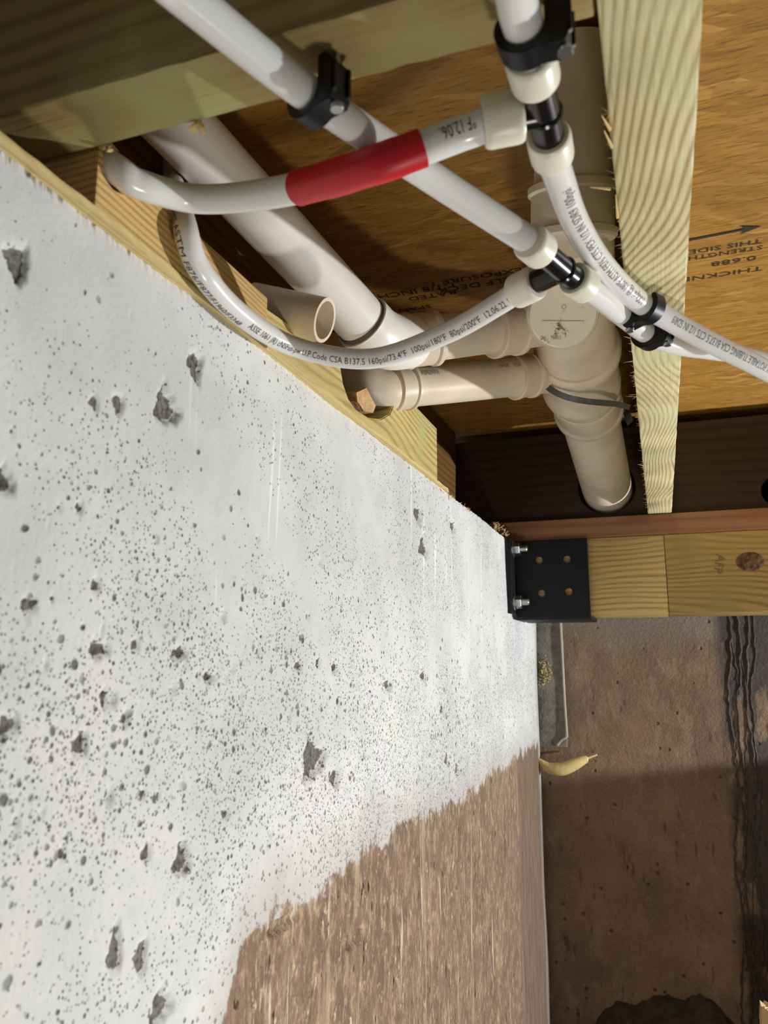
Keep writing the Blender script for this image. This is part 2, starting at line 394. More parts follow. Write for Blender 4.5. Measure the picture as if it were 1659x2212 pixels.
def prism(name, prof, origin, ex, ey, ez, depth, mat, parent=None, bev=.0006):
    """outline prof [(u,v)] in ex/ey extruded by depth along ez, centred"""
    bm = bmesh.new()
    lo = [bm.verts.new(ex*u+ey*v-ez*(depth/2)) for u, v in prof]; hi = [bm.verts.new(ex*u+ey*v+ez*(depth/2)) for u, v in prof]
    bm.faces.new(lo[::-1]); bm.faces.new(hi); n = len(prof)
    for i in range(n): bm.faces.new((lo[i], lo[(i+1) % n], hi[(i+1) % n], hi[i]))
    bmesh.ops.recalc_face_normals(bm, faces=bm.faces[:])
    if bev: bmesh.ops.bevel(bm, geom=[e for e in bm.edges if e.calc_face_angle(0) > .5], offset=bev, segments=2, affect='EDGES')
    me = bpy.data.meshes.new(name); bm.to_mesh(me); bm.free()
    off = parent.location if parent is not None else Vector()
    return link(name, me, mat, parent, Vector(origin)-off, smooth=40)
def cut(o, cutters):
    for c in cutters:
        m = o.modifiers.new('b', 'BOOLEAN'); m.operation = 'DIFFERENCE'; m.solver = 'EXACT'; m.object = c
    bpy.context.view_layer.update()
    me = bpy.data.meshes.new_from_object(o.evaluated_get(bpy.context.evaluated_depsgraph_get()))
    o.modifiers.clear(); o.data = me
    for c in cutters: bpy.data.objects.remove(c)
def text_mesh(s, size):
    cu = bpy.data.curves.new('t', 'FONT'); cu.body = s; cu.size = size; cu.resolution_u = 2
    cu.fill_mode = 'FRONT'; o = bpy.data.objects.new('t', cu); C.objects.link(o)
    bpy.context.view_layer.update()
    me = bpy.data.meshes.new_from_object(o.evaluated_get(bpy.context.evaluated_depsgraph_get()))
    bpy.data.objects.remove(o)
    bm = bmesh.new(); bm.from_mesh(me)
    bmesh.ops.triangulate(bm, faces=bm.faces[:])
    return bm
def print_on_tube(s, P, r, size, s0, mat, parent, ang=0., name='printing', off=.00015, facing=None, width=1.0):
    """ink lettering laid on the surface of a tube, running along path P, on the side that faces `facing`"""
    T, _ = frames(P); L = [0]
    for a, b in zip(P, P[1:]): L.append(L[-1]+(b-a).length)
    bm = text_mesh(s, size)
    for _ in range(2): bmesh.ops.subdivide_edges(bm, edges=[e for e in bm.edges if e.calc_length() > size*.25], cuts=1)
    for v in bm.verts:
        u = s0+v.co.x*width; i = min(max(np.searchsorted(L, u)-1, 0), len(P)-2)
        f = (u-L[i])/max(L[i+1]-L[i], 1e-9); p = P[i].lerp(P[i+1], f); t = T[i].lerp(T[i+1], min(max(f, 0), 1)).normalized()
        fc = (-p if facing is None else facing-p).normalized(); n = (fc-t*fc.dot(t)).normalized(); up = n.cross(t)
        a = ang+(v.co.y-size*.35)/r
        v.co = p+(n*math.cos(a)+up*math.sin(a))*(r+off)
    me = bpy.data.meshes.new(name); bm.to_mesh(me); bm.free()
    po = parent.location if parent is not None else Vector()
    c = sum((v.co for v in me.vertices), Vector())/max(len(me.vertices), 1)
    for v in me.vertices: v.co -= c
    return link(name, me, mat, parent, c-po)
def fit_print(s, Q, pa, pb, r, size, mat, parent, ang=0., name='printing'):
    f = lambda p: min(range(len(Q)), key=lambda i: (Q[i]-p).length)
    i, k = f(pa), f(pb); P = Q[i:k+1] if k > i else Q[k:i+1][::-1]
    L = sum((b-a).length for a, b in zip(P, P[1:])); bm = text_mesh(s, size); wd = max(v.co.x for v in bm.verts); bm.free()
    return print_on_tube(s, P, r, size, 0, mat, parent, ang, name, width=L/wd)
def print_flat(s, origin, ex, ey, size, mat, parent, name='printing', wx=1.0):
    bm = text_mesh(s, size)
    for v in bm.verts: v.co = ex*(v.co.x*wx)+ey*v.co.y
    me = bpy.data.meshes.new(name); bm.to_mesh(me); bm.free()
    po = parent.location if parent is not None else Vector()
    return link(name, me, mat, parent, Vector(origin)-po)

# ------------------------------------------------------------------ structure
WX = -.249; HZ = .248; OSBZ = .432; BY = 1.42; SZ = .212
# unseen block added off to the right to shade the far wall's lower part
tag(prism('shadow_block', [(1.476, -.95), (1.476, -.2215), (1.56, -.186), (1.699, -.186), (1.699, -.95)], (.70, 0, 0), Vector((0, 1, 0)), Vector((0, 0, 1)), Vector((1, 0, 0)), .09, M['back'], None, bev=.002), kind='structure')
# left foundation wall: a dense sheet with real pits, thickened behind
def left_wall():
    ys = np.concatenate([.14+np.geomspace(.04, 1.54-.04+.04, 760)-.04, [1.68]])
    ys = np.unique(np.clip(ys, .14, 1.68)); zs = np.linspace(-.95, SZ, 520)
    Y, Z = np.meshgrid(ys, zs, indexing='ij'); D = np.zeros_like(Y); spall = np.zeros_like(Y)
    nz = np.zeros_like(Y)
    for k in range(14):                                   # gentle unevenness of the cast face
        a, b, c = rng.uniform(-30, 30), rng.uniform(-30, 30), rng.uniform(0, 6.28); nz += np.sin(a*Y+b*Z+c)*.00028
    D += nz
    # large spalls seen in the photo: (px, py, half width px, half height px)
    for (px, py, hw, hh) in [(42, 565, 24, 38), (365, 878, 24, 36), (425, 788, 14, 30), (205, 870, 9, 16), (258, 872, 12, 20), (8, 1038, 28, 22), (678, 1638, 22, 40),
                             (725, 1680, 9, 20), (395, 1862, 16, 28), (915, 1180, 8, 22), (903, 1112, 8, 16), (978, 1136, 6, 12), (765, 2020, 14, 26), (345, 2178, 20, 32), (600, 2000, 26, 14),
                             (250, 2060, 14, 46), (305, 2070, 12, 36), (486, 1760, 8, 9), (1285, 0, 1, 1), (650, 1438, 7, 10), (725, 1440, 7, 12), (838, 1480, 7, 12),
                             (215, 1403, 20, 16), (292, 1393, 9, 10), (390, 1410, 16, 12), (450, 1462, 12, 10), (232, 1508, 12, 18), (65, 1305, 16, 14), (180, 1610, 16, 22), (320, 1845, 10, 16), (140, 1845, 8, 12), (25, 1565, 20, 20), (970, 1640, 5, 14), (990, 1660, 5, 14), (917, 1460, 6, 10), (960, 1530, 5, 12)]:
        a = at(px, py, x=WX); e = at(px+hw, py, x=WX); f = at(px, py-hh, x=WX)
        ry = abs(e.y-a.y); rz = abs(f.z-a.z)
        m = ((Y-a.y)/ry)**2+((Z-a.z)/rz)**2
        ang = np.arctan2(Z-a.z, Y-a.y); p1, p2 = rng.uniform(0, 6, 2)
        m = m*(1+.35*np.sin(3*ang+p1)+.2*np.sin(7*ang+p2))
        q = np.clip(1.25-m, 0, 1); spall = np.maximum(spall, q); D -= np.clip(q*2, 0, 1)*min(.0045, ry*.5)
    # many small air pockets, thickest along a band across the lower part
    n = 3600; py_ = rng.uniform(.2, 1.62, n); band = -.065+.03*np.sin(py_*5)
    pz_ = np.where(rng.random(n) < .72, rng.normal(band, .055), rng.uniform(-.5, .2, n)); rr = rng.pareto(2.6, n)*.0006+.0005
    rr = np.clip(rr, .0006, .0034)
    for y0, z0, r0 in zip(py_, pz_, rr):
        if z0 > .19: continue
        i0, i1 = np.searchsorted(ys, [y0-r0*1.5, y0+r0*1.5]); j0, j1 = np.searchsorted(zs, [z0-r0*1.8, z0+r0*1.8])
        if i1-i0 < 1 or j1-j0 < 1: continue
        yy = Y[i0:i1, j0:j1]-y0; zz = Z[i0:i1, j0:j1]-z0; a = rng.uniform(-.7, .7)
        u = (yy*math.cos(a)+zz*math.sin(a))/r0; v = (-yy*math.sin(a)+zz*math.cos(a))/(r0*rng.uniform(.6, 1.2))
        q = np.clip(1.15-(u*u+v*v), 0, 1); D[i0:i1, j0:j1] -= np.sqrt(q)*r0*.75
        if rng.random() < .4: spall[i0:i1, j0:j1] = np.maximum(spall[i0:i1, j0:j1], np.clip(q*1.3, 0, .75))
    # rubbly rows in the stained band
    # ragged top arris and slightly proud right-hand end strip
    for i in range(len(ys)):
        k = zs > SZ-.006; D[i, k] -= (zs[k]-(SZ-.006))/.006*abs(rng.normal(0, .0009))
    D[ys > 1.655, :] += .0
    xs = WX+D
    V = np.stack([xs.ravel(), Y.ravel(), Z.ravel()], 1); ny, nzz = len(ys), len(zs)
    zb = -.165+.004*np.sin(ys*9)
    zb = np.interp(ys, [.2, .40, .43, .45, .50, .56, .64, .75, .96, 1.18, 1.5, 1.68], [-.24, -.24, -.20, -.166, -.163, -.166, -.162, -.159, -.172, -.164, -.166, -.168])
    stain = (zb[:, None]-Z)
    idx = np.arange(ny*nzz).reshape(ny, nzz)
    q = np.stack([idx[:-1, :-1], idx[1:, :-1], idx[1:, 1:], idx[:-1, 1:]], -1).reshape(-1, 4)
    # back and rim so that the wall has its thickness
    nb = len(V); B = []
    ring = list(idx[:, 0])+list(idx[-1, 1:])+list(idx[-2::-1, -1])+list(idx[0, -2:0:-1])
    B = [(-.449, V[k][1], V[k][2]) for k in ring]
    faces = [tuple(f) for f in q.tolist()]; nr = len(ring)
    for k in range(nr):
        k2 = (k+1) % nr; faces.append((ring[k2], ring[k], nb+k, nb+k2))
    faces.append(tuple(nb+k for k in range(nr))[::-1])
    me = bpy.data.meshes.new('wall_left'); me.from_pydata(V.tolist()+B, [], faces); me.update()
    for nm, arr in (('stain', stain), ('spall', spall), ('dense', None)):
        A = me.attributes.new(nm, 'FLOAT', 'POINT')
        if arr is None:
            arr = .35+1.5*np.exp(-((Z-(-.075+.03*np.sin(Y*5)))/.09)**2)+.35*(Y > .8)
            arr = np.where(Z < zb[:, None], .12, arr)
        A.data.foreach_set('value', np.concatenate([arr.ravel(), np.zeros(len(B))]).astype(np.float32))
    o = link('wall_left', me, M['wall'], smooth=60); tag(o, kind='structure'); return o
left_wall()

bw = box('wall_back', (-.6, 1.70, -1.05), (1.6, 1.85, .30), M['back'], bev=0); tag(bw, kind='structure')
tag(box('floor', (-.45, -.9, -1.10), (1.6, 1.72, -.95), M['soil'], bev=0), kind='structure')
osb = box('ceiling', (-.50, -.1, OSBZ), (.62, 1.9, OSBZ+.018), M['osb'], bev=0); tag(osb, kind='structure')
# board stamps, read from the far side of the bay (upside down in the photo)
sx, sy = Vector((-1, .16, 0)).normalized(), Vector((0, 0, 0))
def stamp(s, px, py, size, wx=1.15, ang=0., weight=1):
    p = at(px, py, z=OSBZ-.0006); ex = Vector((-math.cos(ang), math.sin(ang), 0)); ey = Vector((math.sin(ang), math.cos(ang), 0))*1.0
    # letters face downwards: ex x ey must point to -z
    if ex.cross(ey).z > 0: ey = -ey
    return print_flat(s, p, ex, ey, size, M['stampink'], osb, 'stamp_text', wx)
stamp('THIS SIDE', 1648, 516, .0135, 1.25)
stamp('STRENGTH AXIS', 1650, 530, .0125, 1.2)
stamp('0.688', 1636, 552, .015, 1.4)
stamp('THICKNESS', 1650, 575, .015, 1.35)
stamp('1-1/8 INCH', 985, 610, .017, 1.2)
stamp('SELF DECK', 1120, 596, .017, 1.2)
stamp('RATED', 985, 627, .014, 1.4)
stamp('EXPOSURE 1', 1128, 578, .014, 1.4)
stamp('SPAN 24', 930, 658, .013, 1.4)
a0 = at(1478, 521, z=OSBZ-.0008); a1 = at(1608, 496, z=OSBZ-.0008); dd = (a1-a0).normalized(); nn = Vector((-dd.y, dd.x, 0))
pr_ = [(0, -.0022), ((a1-a0).length, -.0018), ((a1-a0).length-.004, -.009), ((a1-a0).length+.016, 0), ((a1-a0).length-.004, .008), ((a1-a0).length, .0018), (0, .0022)]
link('stamp_arrow', mesh('stamp_arrow', [dd*u+nn*v for u, v in pr_], [tuple(range(7))[::-1]]), M['stampink'], osb, a0-osb.location)

# ------------------------------------------------------------------ timbers
def ragged(o, ax, n, amp, amt2=.0):
    pass
j = empty('floor_joist', (.011, .15, HZ), label='long pale joist running lengthwise overhead, its rough lower edge furred with splinters', cat='joist')
jb = box('timber', (-.008, .10, HZ), (.0305, 1.40, OSBZ-.001), M['joist'], j, bev=.0012, cuts=(1, 90), jitter=.00035)
for k in range(150):
    y0 = random.uniform(.33, 1.36); L = random.uniform(.0015, .006)*(1 if random.random() < .93 else 2.6)
    p = Vector((-.0075, y0, HZ+random.uniform(0.0003, .003))); q = p+Vector((-L*random.uniform(.3, 1), random.uniform(-1, 1)*L, random.uniform(-.3, .3)*L))
    if k == 0: SPL = bmesh.new()
    r = bmesh.ops.create_cone(SPL, cap_ends=True, segments=4, radius1=random.uniform(.0002, .0005), radius2=.00005, depth=(q-p).length+.001,
                              matrix=Matrix.Translation((p+q)/2) @ (q-p).to_track_quat('Z', 'Y').to_matrix().to_4x4())
for (px, py, qx, qy) in [(1318, 280, 1300, 250), (1322, 318, 1305, 282), (1318, 408, 1274, 404), (1334, 470, 1330, 420), (1350, 690, 1342, 660)]:
    p = at(px, py, z=HZ-.0002); q = at(qx, qy, z=HZ-.002)
    bmesh.ops.create_cone(SPL, cap_ends=True, segments=5, radius1=.0009, radius2=.0002, depth=(q-p).length,
                          matrix=Matrix.Translation((p+q)/2) @ (q-p).to_track_quat('Z', 'Y').to_matrix().to_4x4())
me = bpy.data.meshes.new('splinters'); SPL.to_mesh(me); SPL.free()
for v in me.vertices: v.co -= j.location
tag(link('splinters', me, M['splinter'], j), kind='stuff')

tag(box('blocking_board', (-.30, .243, HZ), (-.0095, .2765, OSBZ-.001), M['blocking'], bev=.0015, cuts=(0, 30), jitter=.0003),
    'blotchy olive-brown cross block overhead, between the concrete wall and the pale joist', 'blocking')
# crumbs of wood along its far edge
for (px, py, s, nm) in [(232, 305, .0022, 'far left one, by the wall'), (425, 262, .003, 'right one, over the white drain pipe')]:
    p = at(px, py, y=.278); bm = bmesh.new()
    for k in range(7):
        mt = Matrix.Translation((random.gauss(0, s*.5), random.gauss(0, .0006), -abs(random.gauss(0, s*.9)))) @ Matrix.Rotation(random.random()*6, 4, 'X') @ Matrix.Diagonal((random.uniform(.4, 1)*s, .001, random.uniform(.4, 1.2)*s, 1))
        bmesh.ops.create_icosphere(bm, subdivisions=1, radius=1, matrix=mt)
    me = bpy.data.meshes.new('wood_crumb'); bm.to_mesh(me); bm.free()
    tag(link('wood_crumb', me, M['splinter'], None, (p.x, .278, HZ)), 'torn wood crumb hanging from the cross block edge, '+nm, 'wood crumb', 'wood crumbs')

# sill plate and rim on the left wall
spl = box('sill_plate', (-.43, .2785, SZ+.0005), (WX+.0015, .456, .2512), M['sill'], bev=.0012)
h0, h1 = at(275, 383, y=.291), at(90, 250, y=.290)
cut(spl, [lathe('c', h0, h1, [(0, .0092), (1, .0092)], None, seg=32)])
spl.data.materials.clear(); spl.data.materials.append(M['sill']); spl.data.polygons.foreach_set('use_smooth', [False]*len(spl.data.polygons))
tag(spl,
    'tan sill plate lying on the concrete wall top beneath the looping clear tubes', 'sill plate')
def wiggle_strip(name, y0, y1, mat, label, cat):
    n = 120; vs = []; fs = []
    for i in range(n+1):
        y = y0+(y1-y0)*i/n; k = .0014+.0010*math.sin(i*.31)+random.uniform(-.0007, .0009)
        for (x, z) in ((WX+.0025+k*.6, SZ+.004), (WX+.0035+k*.5, SZ-.0008-k*.4), (WX-.02, SZ-.0002), (WX-.02, SZ+.004)): vs.append((x, y, z))
        if i:
            b = (i-1)*4
            for a in range(4): fs.append((b+a, b+(a+1) % 4, b+4+(a+1) % 4, b+4+a))
    fs += [(0, 3, 2, 1), (n*4, n*4+1, n*4+2, n*4+3)]
    return tag(link(name, mesh(name, vs, fs), mat), label, cat)
wiggle_strip('wood_lath', .13, .95, M['lath'], 'thin pale ragged lath between wall top and sill wood', 'lath')
hbp = [(.457, .2155), (.955, .2155), (.955, .300), (.80, .302), (.785, .285), (.765, .262), (.735, .247), (.70, .238), (.665, .236), (.645, .240), (.632, .250), (.626, .262), (.624, .272), (.58, .268), (.53, .262), (.457, .255)]
hb = prism('hole_board', [(y-.7, z-.26) for y, z in hbp], (-.286, .7, .26), Vector((0, 1, 0)), Vector((0, 0, 1)), Vector((1, 0, 0)), .048, M['sillgreen'], None, bev=.0012)
tag(hb, 'grained yellow-green board above the wall, notched out for the drain pipes', 'board')
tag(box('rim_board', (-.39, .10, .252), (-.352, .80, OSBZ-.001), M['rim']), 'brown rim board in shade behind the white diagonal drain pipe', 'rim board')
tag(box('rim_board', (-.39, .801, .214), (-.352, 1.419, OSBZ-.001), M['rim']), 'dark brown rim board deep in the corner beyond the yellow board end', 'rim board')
# broken piece of core wood left in the hole
bm = bmesh.new()
pf = [at(770, 848, x=-.262), at(792, 838, x=-.262), at(806, 866, x=-.262), at(812, 876, x=-.262), at(806, 892, x=-.262), at(786, 888, x=-.262), at(772, 866, x=-.262)]
lo = [bm.verts.new(p) for p in pf]; hi = [bm.verts.new(p+Vector((-.018, 0, 0))) for p in pf]
bm.faces.new(lo); bm.faces.new(hi[::-1])
for i in range(7): bm.faces.new((lo[i], hi[i], hi[(i+1) % 7], lo[(i+1) % 7]))
bmesh.ops.recalc_face_normals(bm, faces=bm.faces[:])
me = bpy.data.meshes.new('wood_scrap'); bm.to_mesh(me); bm.free()
tag(link('wood_scrap', me, M['fibre']), 'broken scrap of fibrous wood core in the lower left of the pipe hole', 'wood scrap')

tag(box('end_board', (-.36, 1.53, HZ+.0005), (.60, 1.56, OSBZ-.001), M['darkboard']), 'added dark backing behind the dark end board, closing its pipe hole to light', 'end board')  # backing added so the pipe hole stays dark
# far framing: dark rim, reddish sill, beam
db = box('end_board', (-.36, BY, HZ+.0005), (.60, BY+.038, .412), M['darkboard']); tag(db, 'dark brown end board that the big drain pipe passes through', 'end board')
HC = at(1310, 1052, y=BY)
DB = db
cut(db, [lathe('c', (HC.x, BY-.03, HC.z), (HC.x, BY+.08, HC.z), [(0, .050), (1, .050)], None, seg=48),
         lathe('c', at(1686, 1052, y=BY-.03), at(1686, 1052, y=BY-.03)+Vector((0, .1, 0)), [(0, .026), (1, .026)], None, seg=32)])
db.data.materials.clear(); db.data.materials.append(M['darkboard']); db.data.polygons.foreach_set('use_smooth', [False]*len(db.data.polygons))
tag(box('end_sill', (-.36, 1.404, .2105), (.60, 1.52, .2475), M['redlip']), 'reddish-brown plank lying on top of the yellow beam', 'plank')
be = empty('support_beam', (.2, 1.45, .075), label='yellow laminated beam reaching in from the right, ending in the black bracket', cat='beam')
sm = at(1440, 1250, y=1.40).x
box('lamination', (-.236, 1.4005, .0775), (sm, 1.54, .2098), M['beam'], be, bev=.001)
box('lamination', (sm+.0006, 1.400, .0775), (.60, 1.54, .2098), M['beam'], be, bev=.001)
kn = at(1620, 1213, y=1.3995)
bm = bmesh.new(); bmesh.ops.create_uvsphere(bm, u_segments=24, v_segments=8, radius=1, matrix=Matrix.Diagonal((.022, .0012, .016, 1)))
me = bpy.data.meshes.new('knot'); bm.to_mesh(me); bm.free()
kw = NT('knot_wood'); kvv = kw.coord((1, 1, 1)); kc = kw.mix(kw.mapr(kw.noise(kvv, 120, 4, .7), .42, .6), srgb(66, 38, 30), srgb(128, 96, 60))
tag(link('knot', me, kw.out(kc, .6), be, kn-be.location, smooth=60), 'dark oval knot')
g = at(1548, 1196, y=1.3990); print_flat('AFP', g, Vector((-.25, 0, -1)).normalized(), Vector((1, 0, -.25)).normalized(), .02, plain('faded_stamp', srgb(132, 108, 62), .8), be, 'grade_stamp', 1.0)

# black bracket
bk = empty('beam_bracket', (-.2, 1.39, .075), label='black steel beam bracket bolted to the concrete wall, holding the yellow beam', cat='bracket')
bx1 = at(1272, 1240, y=1.394).x
fp = box('front_plate', (-.2405, 1.3935, .072), (bx1, 1.3995, .2105), M['blacksteel'], bk, bev=.0015)
BH = [(1164, 1210), (1224, 1208), (1169, 1282), (1228, 1278)]
cs = []
for (px, py) in BH:
    p = at(px, py, y=1.393); cs.append(lathe('c', (p.x, 1.38, p.z), (p.x, 1.41, p.z), [(0, .0066), (1, .0066)], None, seg=28))
fp.parent = None; fp.location = fp.location+bk.location; bpy.context.view_layer.update()
cut(fp, cs); fp.location = fp.location-bk.location; fp.parent = bk
fp.data.materials.clear(); fp.data.materials.append(M['blacksteel']); fp.data.polygons.foreach_set('use_smooth', [False]*len(fp.data.polygons))
box('wall_flange', (WX+.001, 1.352, .079), (WX+.0085, 1.3995, .2115), M['blacksteel'], bk, bev=.0015)
box('bottom_plate', (-.2405, 1.3995, .0695), (bx1, 1.535, .0765), M['blacksteel'], bk, bev=.0012)
for (px, py) in ((1112, 1190), (1117, 1303)):
    p = at(px, py, x=WX+.009); yb, zb = 1.374, p.z
    bo = sweep('anchor_bolt', [(WX+.0086, yb, zb), (WX+.034, yb, zb), (WX+.0355, yb, zb)], [.0062, .0062, .005], M['galv'], bk, seg=20)
    def sub(nm, x0, x1, r, seg, rot=0):
        o = lathe(nm, (x0, yb, zb), (x1, yb, zb), [(0, r*.92), (.12, r), (.88, r), (1, r*.9)], M['galv'], None, seg=seg)
        o.parent = bo; o.location = o.location-(bo.location+bk.location); return o
    sub('washer', WX+.0088, WX+.0115, .0145, 28); sub('nut', WX+.0114, WX+.0225, .0120, 6)

# wood shavings caught along the wall top
def shavings(name, pts, n, s, label):
    bm = bmesh.new()
    for (px, py) in pts:
        c = at(px, py, x=WX)
        for k in range(n):
            p = c+Vector((random.uniform(-.002, .004), random.gauss(0, s*.7), random.uniform(-.1, .6)*s)); d = Vector((random.uniform(-.2, .6), random.gauss(0, 1), random.gauss(.3, .7))).normalized()
            L = random.uniform(.3, 1)*s; m = Matrix.Translation(p) @ d.to_track_quat('X', 'Z').to_matrix().to_4x4() @ Matrix.Diagonal((L, random.uniform(.05, .14)*s, .0004, 1))
            bmesh.ops.create_cube(bm, size=1, matrix=m)
    me = bpy.data.meshes.new(name); bm.to_mesh(me); bm.free()
    return tag(link(name, me, M['splinter']), label, 'wood shavings', kind='stuff')
shavings('wood_shavings', [(1070, 1143), (1082, 1150), (1092, 1158)], 9, .015, 'pale curled wood shavings on the wall top beside the black bracket')
shavings('wood_shavings', [(1000, 1096), (1010, 1103), (948, 1058), (975, 1080)], 6, .009, 'pale wood chips along the wall top beyond the yellow board')

# ------------------------------------------------------------------ drain pipes
st = empty('drain_stack', at(1245, 800, d=1.0), label='large cream drain stack with cleanout cap, beside the pale joist, entering the end board', cat='drain pipe')
A0 = at(1256, -60, z=.382); A1 = at(1258, 300, z=.382); A2 = at(1243, 430, z=.382); A3 = at(1235, 600, d=.78)
A4 = at(1246, 780, d=.99); A5 = at(1272, 890, d=1.18); A6 = Vector((HC.x, BY+.06, HC.z-.012))
A6 = at(1319, 1088, y=1.50)
R3 = .0435
sweep('riser_pipe', [at(1243, 96, z=.4315), at(1241, 250, d=.563), at(1238, 440, d=.567)], [.0283, .0283, .0283], M['pvcold'], st, seg=56)
lathe('floor_collar', at(1243, 96, z=.4315), at(1243, 118, d=.561), [(0, .0318), (.8, .0318), (1, .0300), (1, .0283)], M['pvc'], st, seg=56)
def hub(name, a, b, r, lip=.004, mat='pvcold', par=None, seg=56):
    return lathe(name, a, b, [(0, r-lip*.8), (.04, r), (.16, r), (.2, r-lip), (.8, r-lip), (.84, r), (.96, r), (1, r-lip*.8)], M[mat], par, seg=seg)
hub('hub', at(1237, 400, d=.566), at(1236, 520, d=.572), .0322, .0022, par=st)
sweep('wye_body', cr([at(1236, 470, d=.570), at(1236, 570, d=.70), at(1240, 680, d=.88), A4], 5), [.0298+(.048-.0298)*min(1, k/13) for k in range(16)], M['pvcold'], st, seg=56)
# cleanout branch drops towards the viewer and ends in a flat plug
cc = at(1216, 678, d=.685); cb = at(1186, 640, d=.80); cdir = (-cc.normalized()*1.0+(cc-cb).normalized()*.6).normalized(); cb = cc-cdir*.075
sweep('cleanout_branch', [cb, cc-cdir*.012], .0290, M['pvcold'], st, seg=48)
lathe('cleanout_hub', cc-cdir*.034, cc-cdir*.004, [(0, .0290), (.05, .0315), (.75, .0320), (1, .0308)], M['pvcold'], st, seg=56)
cap = lathe('cleanout_cap', cc-cdir*.005, cc, [(0, .0294), (.7, .0294), (1, .0284)], M['pvcdirty'], st, seg=56)
exx = (RT-cdir*RT.dot(cdir)).normalized(); eyy = exx.cross(cdir)*-1
if eyy.dot(UP) < 0: eyy = -eyy
cl = cc+cdir*.0003
def on_cap(s, u, v, size):
    ob = print_flat(s, cl+exx*u+eyy*v, exx, eyy, size, plain('raised_mark', srgb(190, 176, 156), .5), None, 'embossed_mark')
    ob.parent = cap; ob.location = ob.location-cap.location-st.location
on_cap('O', -.002, .004, .006); on_cap('ABS', -.0075, -.022, .0045)
ob = box('seam_line', (-.018, -.0002, -.0002), (.018, .0002, .0002), plain('mould_seam', srgb(176, 162, 142), .5), bev=0)
ob.matrix_world = Matrix.Translation(cl+eyy*-.006) @ Matrix((exx, eyy, cdir)).transposed().to_4x4()
mw = ob.matrix_world.copy(); ob.parent = cap; ob.matrix_parent_inverse = Matrix.Identity(4)
ob.matrix_world = mw; ob.location = cl+eyy*-.006-cap.location-st.location
hub('hub', at(1246, 745, d=.95), at(1255, 835, d=1.07), .0525, .003, par=st)
sweep('tee_body', [at(1254, 820, d=1.055), at(1262, 855, d=1.115)], .0475, M['pvcold'], st, seg=56)
hub('hub', at(1260, 842, d=1.10), at(1272, 888, d=1.175), .051, .003, par=st)
sweep('pipe_section', [A5, A5.lerp(A6, .5), A6], R3, M['pvcold'], st, seg=56)

def branch(name, label, P, r, hubs, mat='pvcold', texts=()):
    e = empty(name, P[0], label=label, cat='drain pipe')
    sweep('pipe_section', P, r, M[mat], e, seg=48)
    for (a, b, rr) in hubs: hub('coupling', a, b, rr, .0018, mat, e, 48)
    return e
R15 = .0242
# upper horizontal branch
U = [at(815, 745, d=.80), at(900, 735, d=.815), at(1000, 722, d=.835), at(1150, 704, d=.88), at(1200, 700, d=.91)]
ub = branch('branch_drain', 'upper of the two cream drain branches, meeting the stack behind the cleanout cap', cr([U[0], U[1], U[3], U[4]], 6), R15,
            [(U[1].lerp(U[0], .35), U[1].lerp(U[2], .42), .0295), (at(1062, 715, d=.853), at(1120, 708, d=.87), .0305)])
print_on_tube('3458', [at(932, 732, d=.82), at(1040, 718, d=.845)], R15, .007, .002, M['ink'], ub, .62)
bb = at(925, 765, d=.80)
# lower horizontal branch
Lw = [at(876, 834, d=.885), at(1000, 824, d=.925), at(1130, 812, d=.965), at(1185, 808, d=.985)]
lb = branch('branch_drain', 'lower of the two cream drain branches, bar code printed on it, wire strap beside it', cr(Lw, 6), R15,
            [(at(842, 838, d=.872), at(884, 833, d=.887), .0282), (at(1108, 816, d=.958), at(1150, 811, d=.972), .0278)])
print_on_tube('AC 055   20:41', cr([Lw[2], Lw[1]], 6), R15, .0072, .006, M['inkfaint'], lb, -.62)
barp = [at(880, 834, d=.886), at(1000, 824, d=.925)]
print_on_tube('|||I||I|||I|I||', barp, R15, .0075, .002, M['ink'], lb, .62, 'bar_code')
el = cr([at(720, 762, d=.90), at(770, 812, d=.865), at(815, 838, d=.865), at(862, 836, d=.88)], 8)
sweep('elbow', el, .0262, M['pvcold'], lb, seg=48)
# big diagonal pipe
G = [at(250, 118, d=.485), at(349, 231, d=.545), at(522, 415, d=.615), at(700, 606, d=.685), at(781, 694, d=.722)]
dg = empty('diagonal_drain', G[2], label='bright white drain pipe slanting down from the cross block to the wall corner', cat='drain pipe')
sweep('pipe_section', G, R15, M['pvc'], dg, seg=56)
sweep('glue_seam', [at(778, 691, d=.721), at(786, 700, d=.725)], R15+.0012, M['glue'], dg, seg=56)
sweep('elbow', cr([at(782, 695, d=.7225), at(812, 724, d=.738), at(845, 738, d=.765), at(878, 738, d=.80)], 8), R15+.0035, M['pvc'], dg, seg=48)
# stub
S0, S1 = at(548, 658, d=.640), at(702, 692, d=.618)
sb = empty('pipe_stub', S1, label='short open-ended cream pipe stub poking out behind the diagonal white pipe', cat='pipe')
sweep('pipe_section', [S0, S0.lerp(S1, .5), S1], .0178, M['pvcold'], sb, seg=48, inner=.0028)

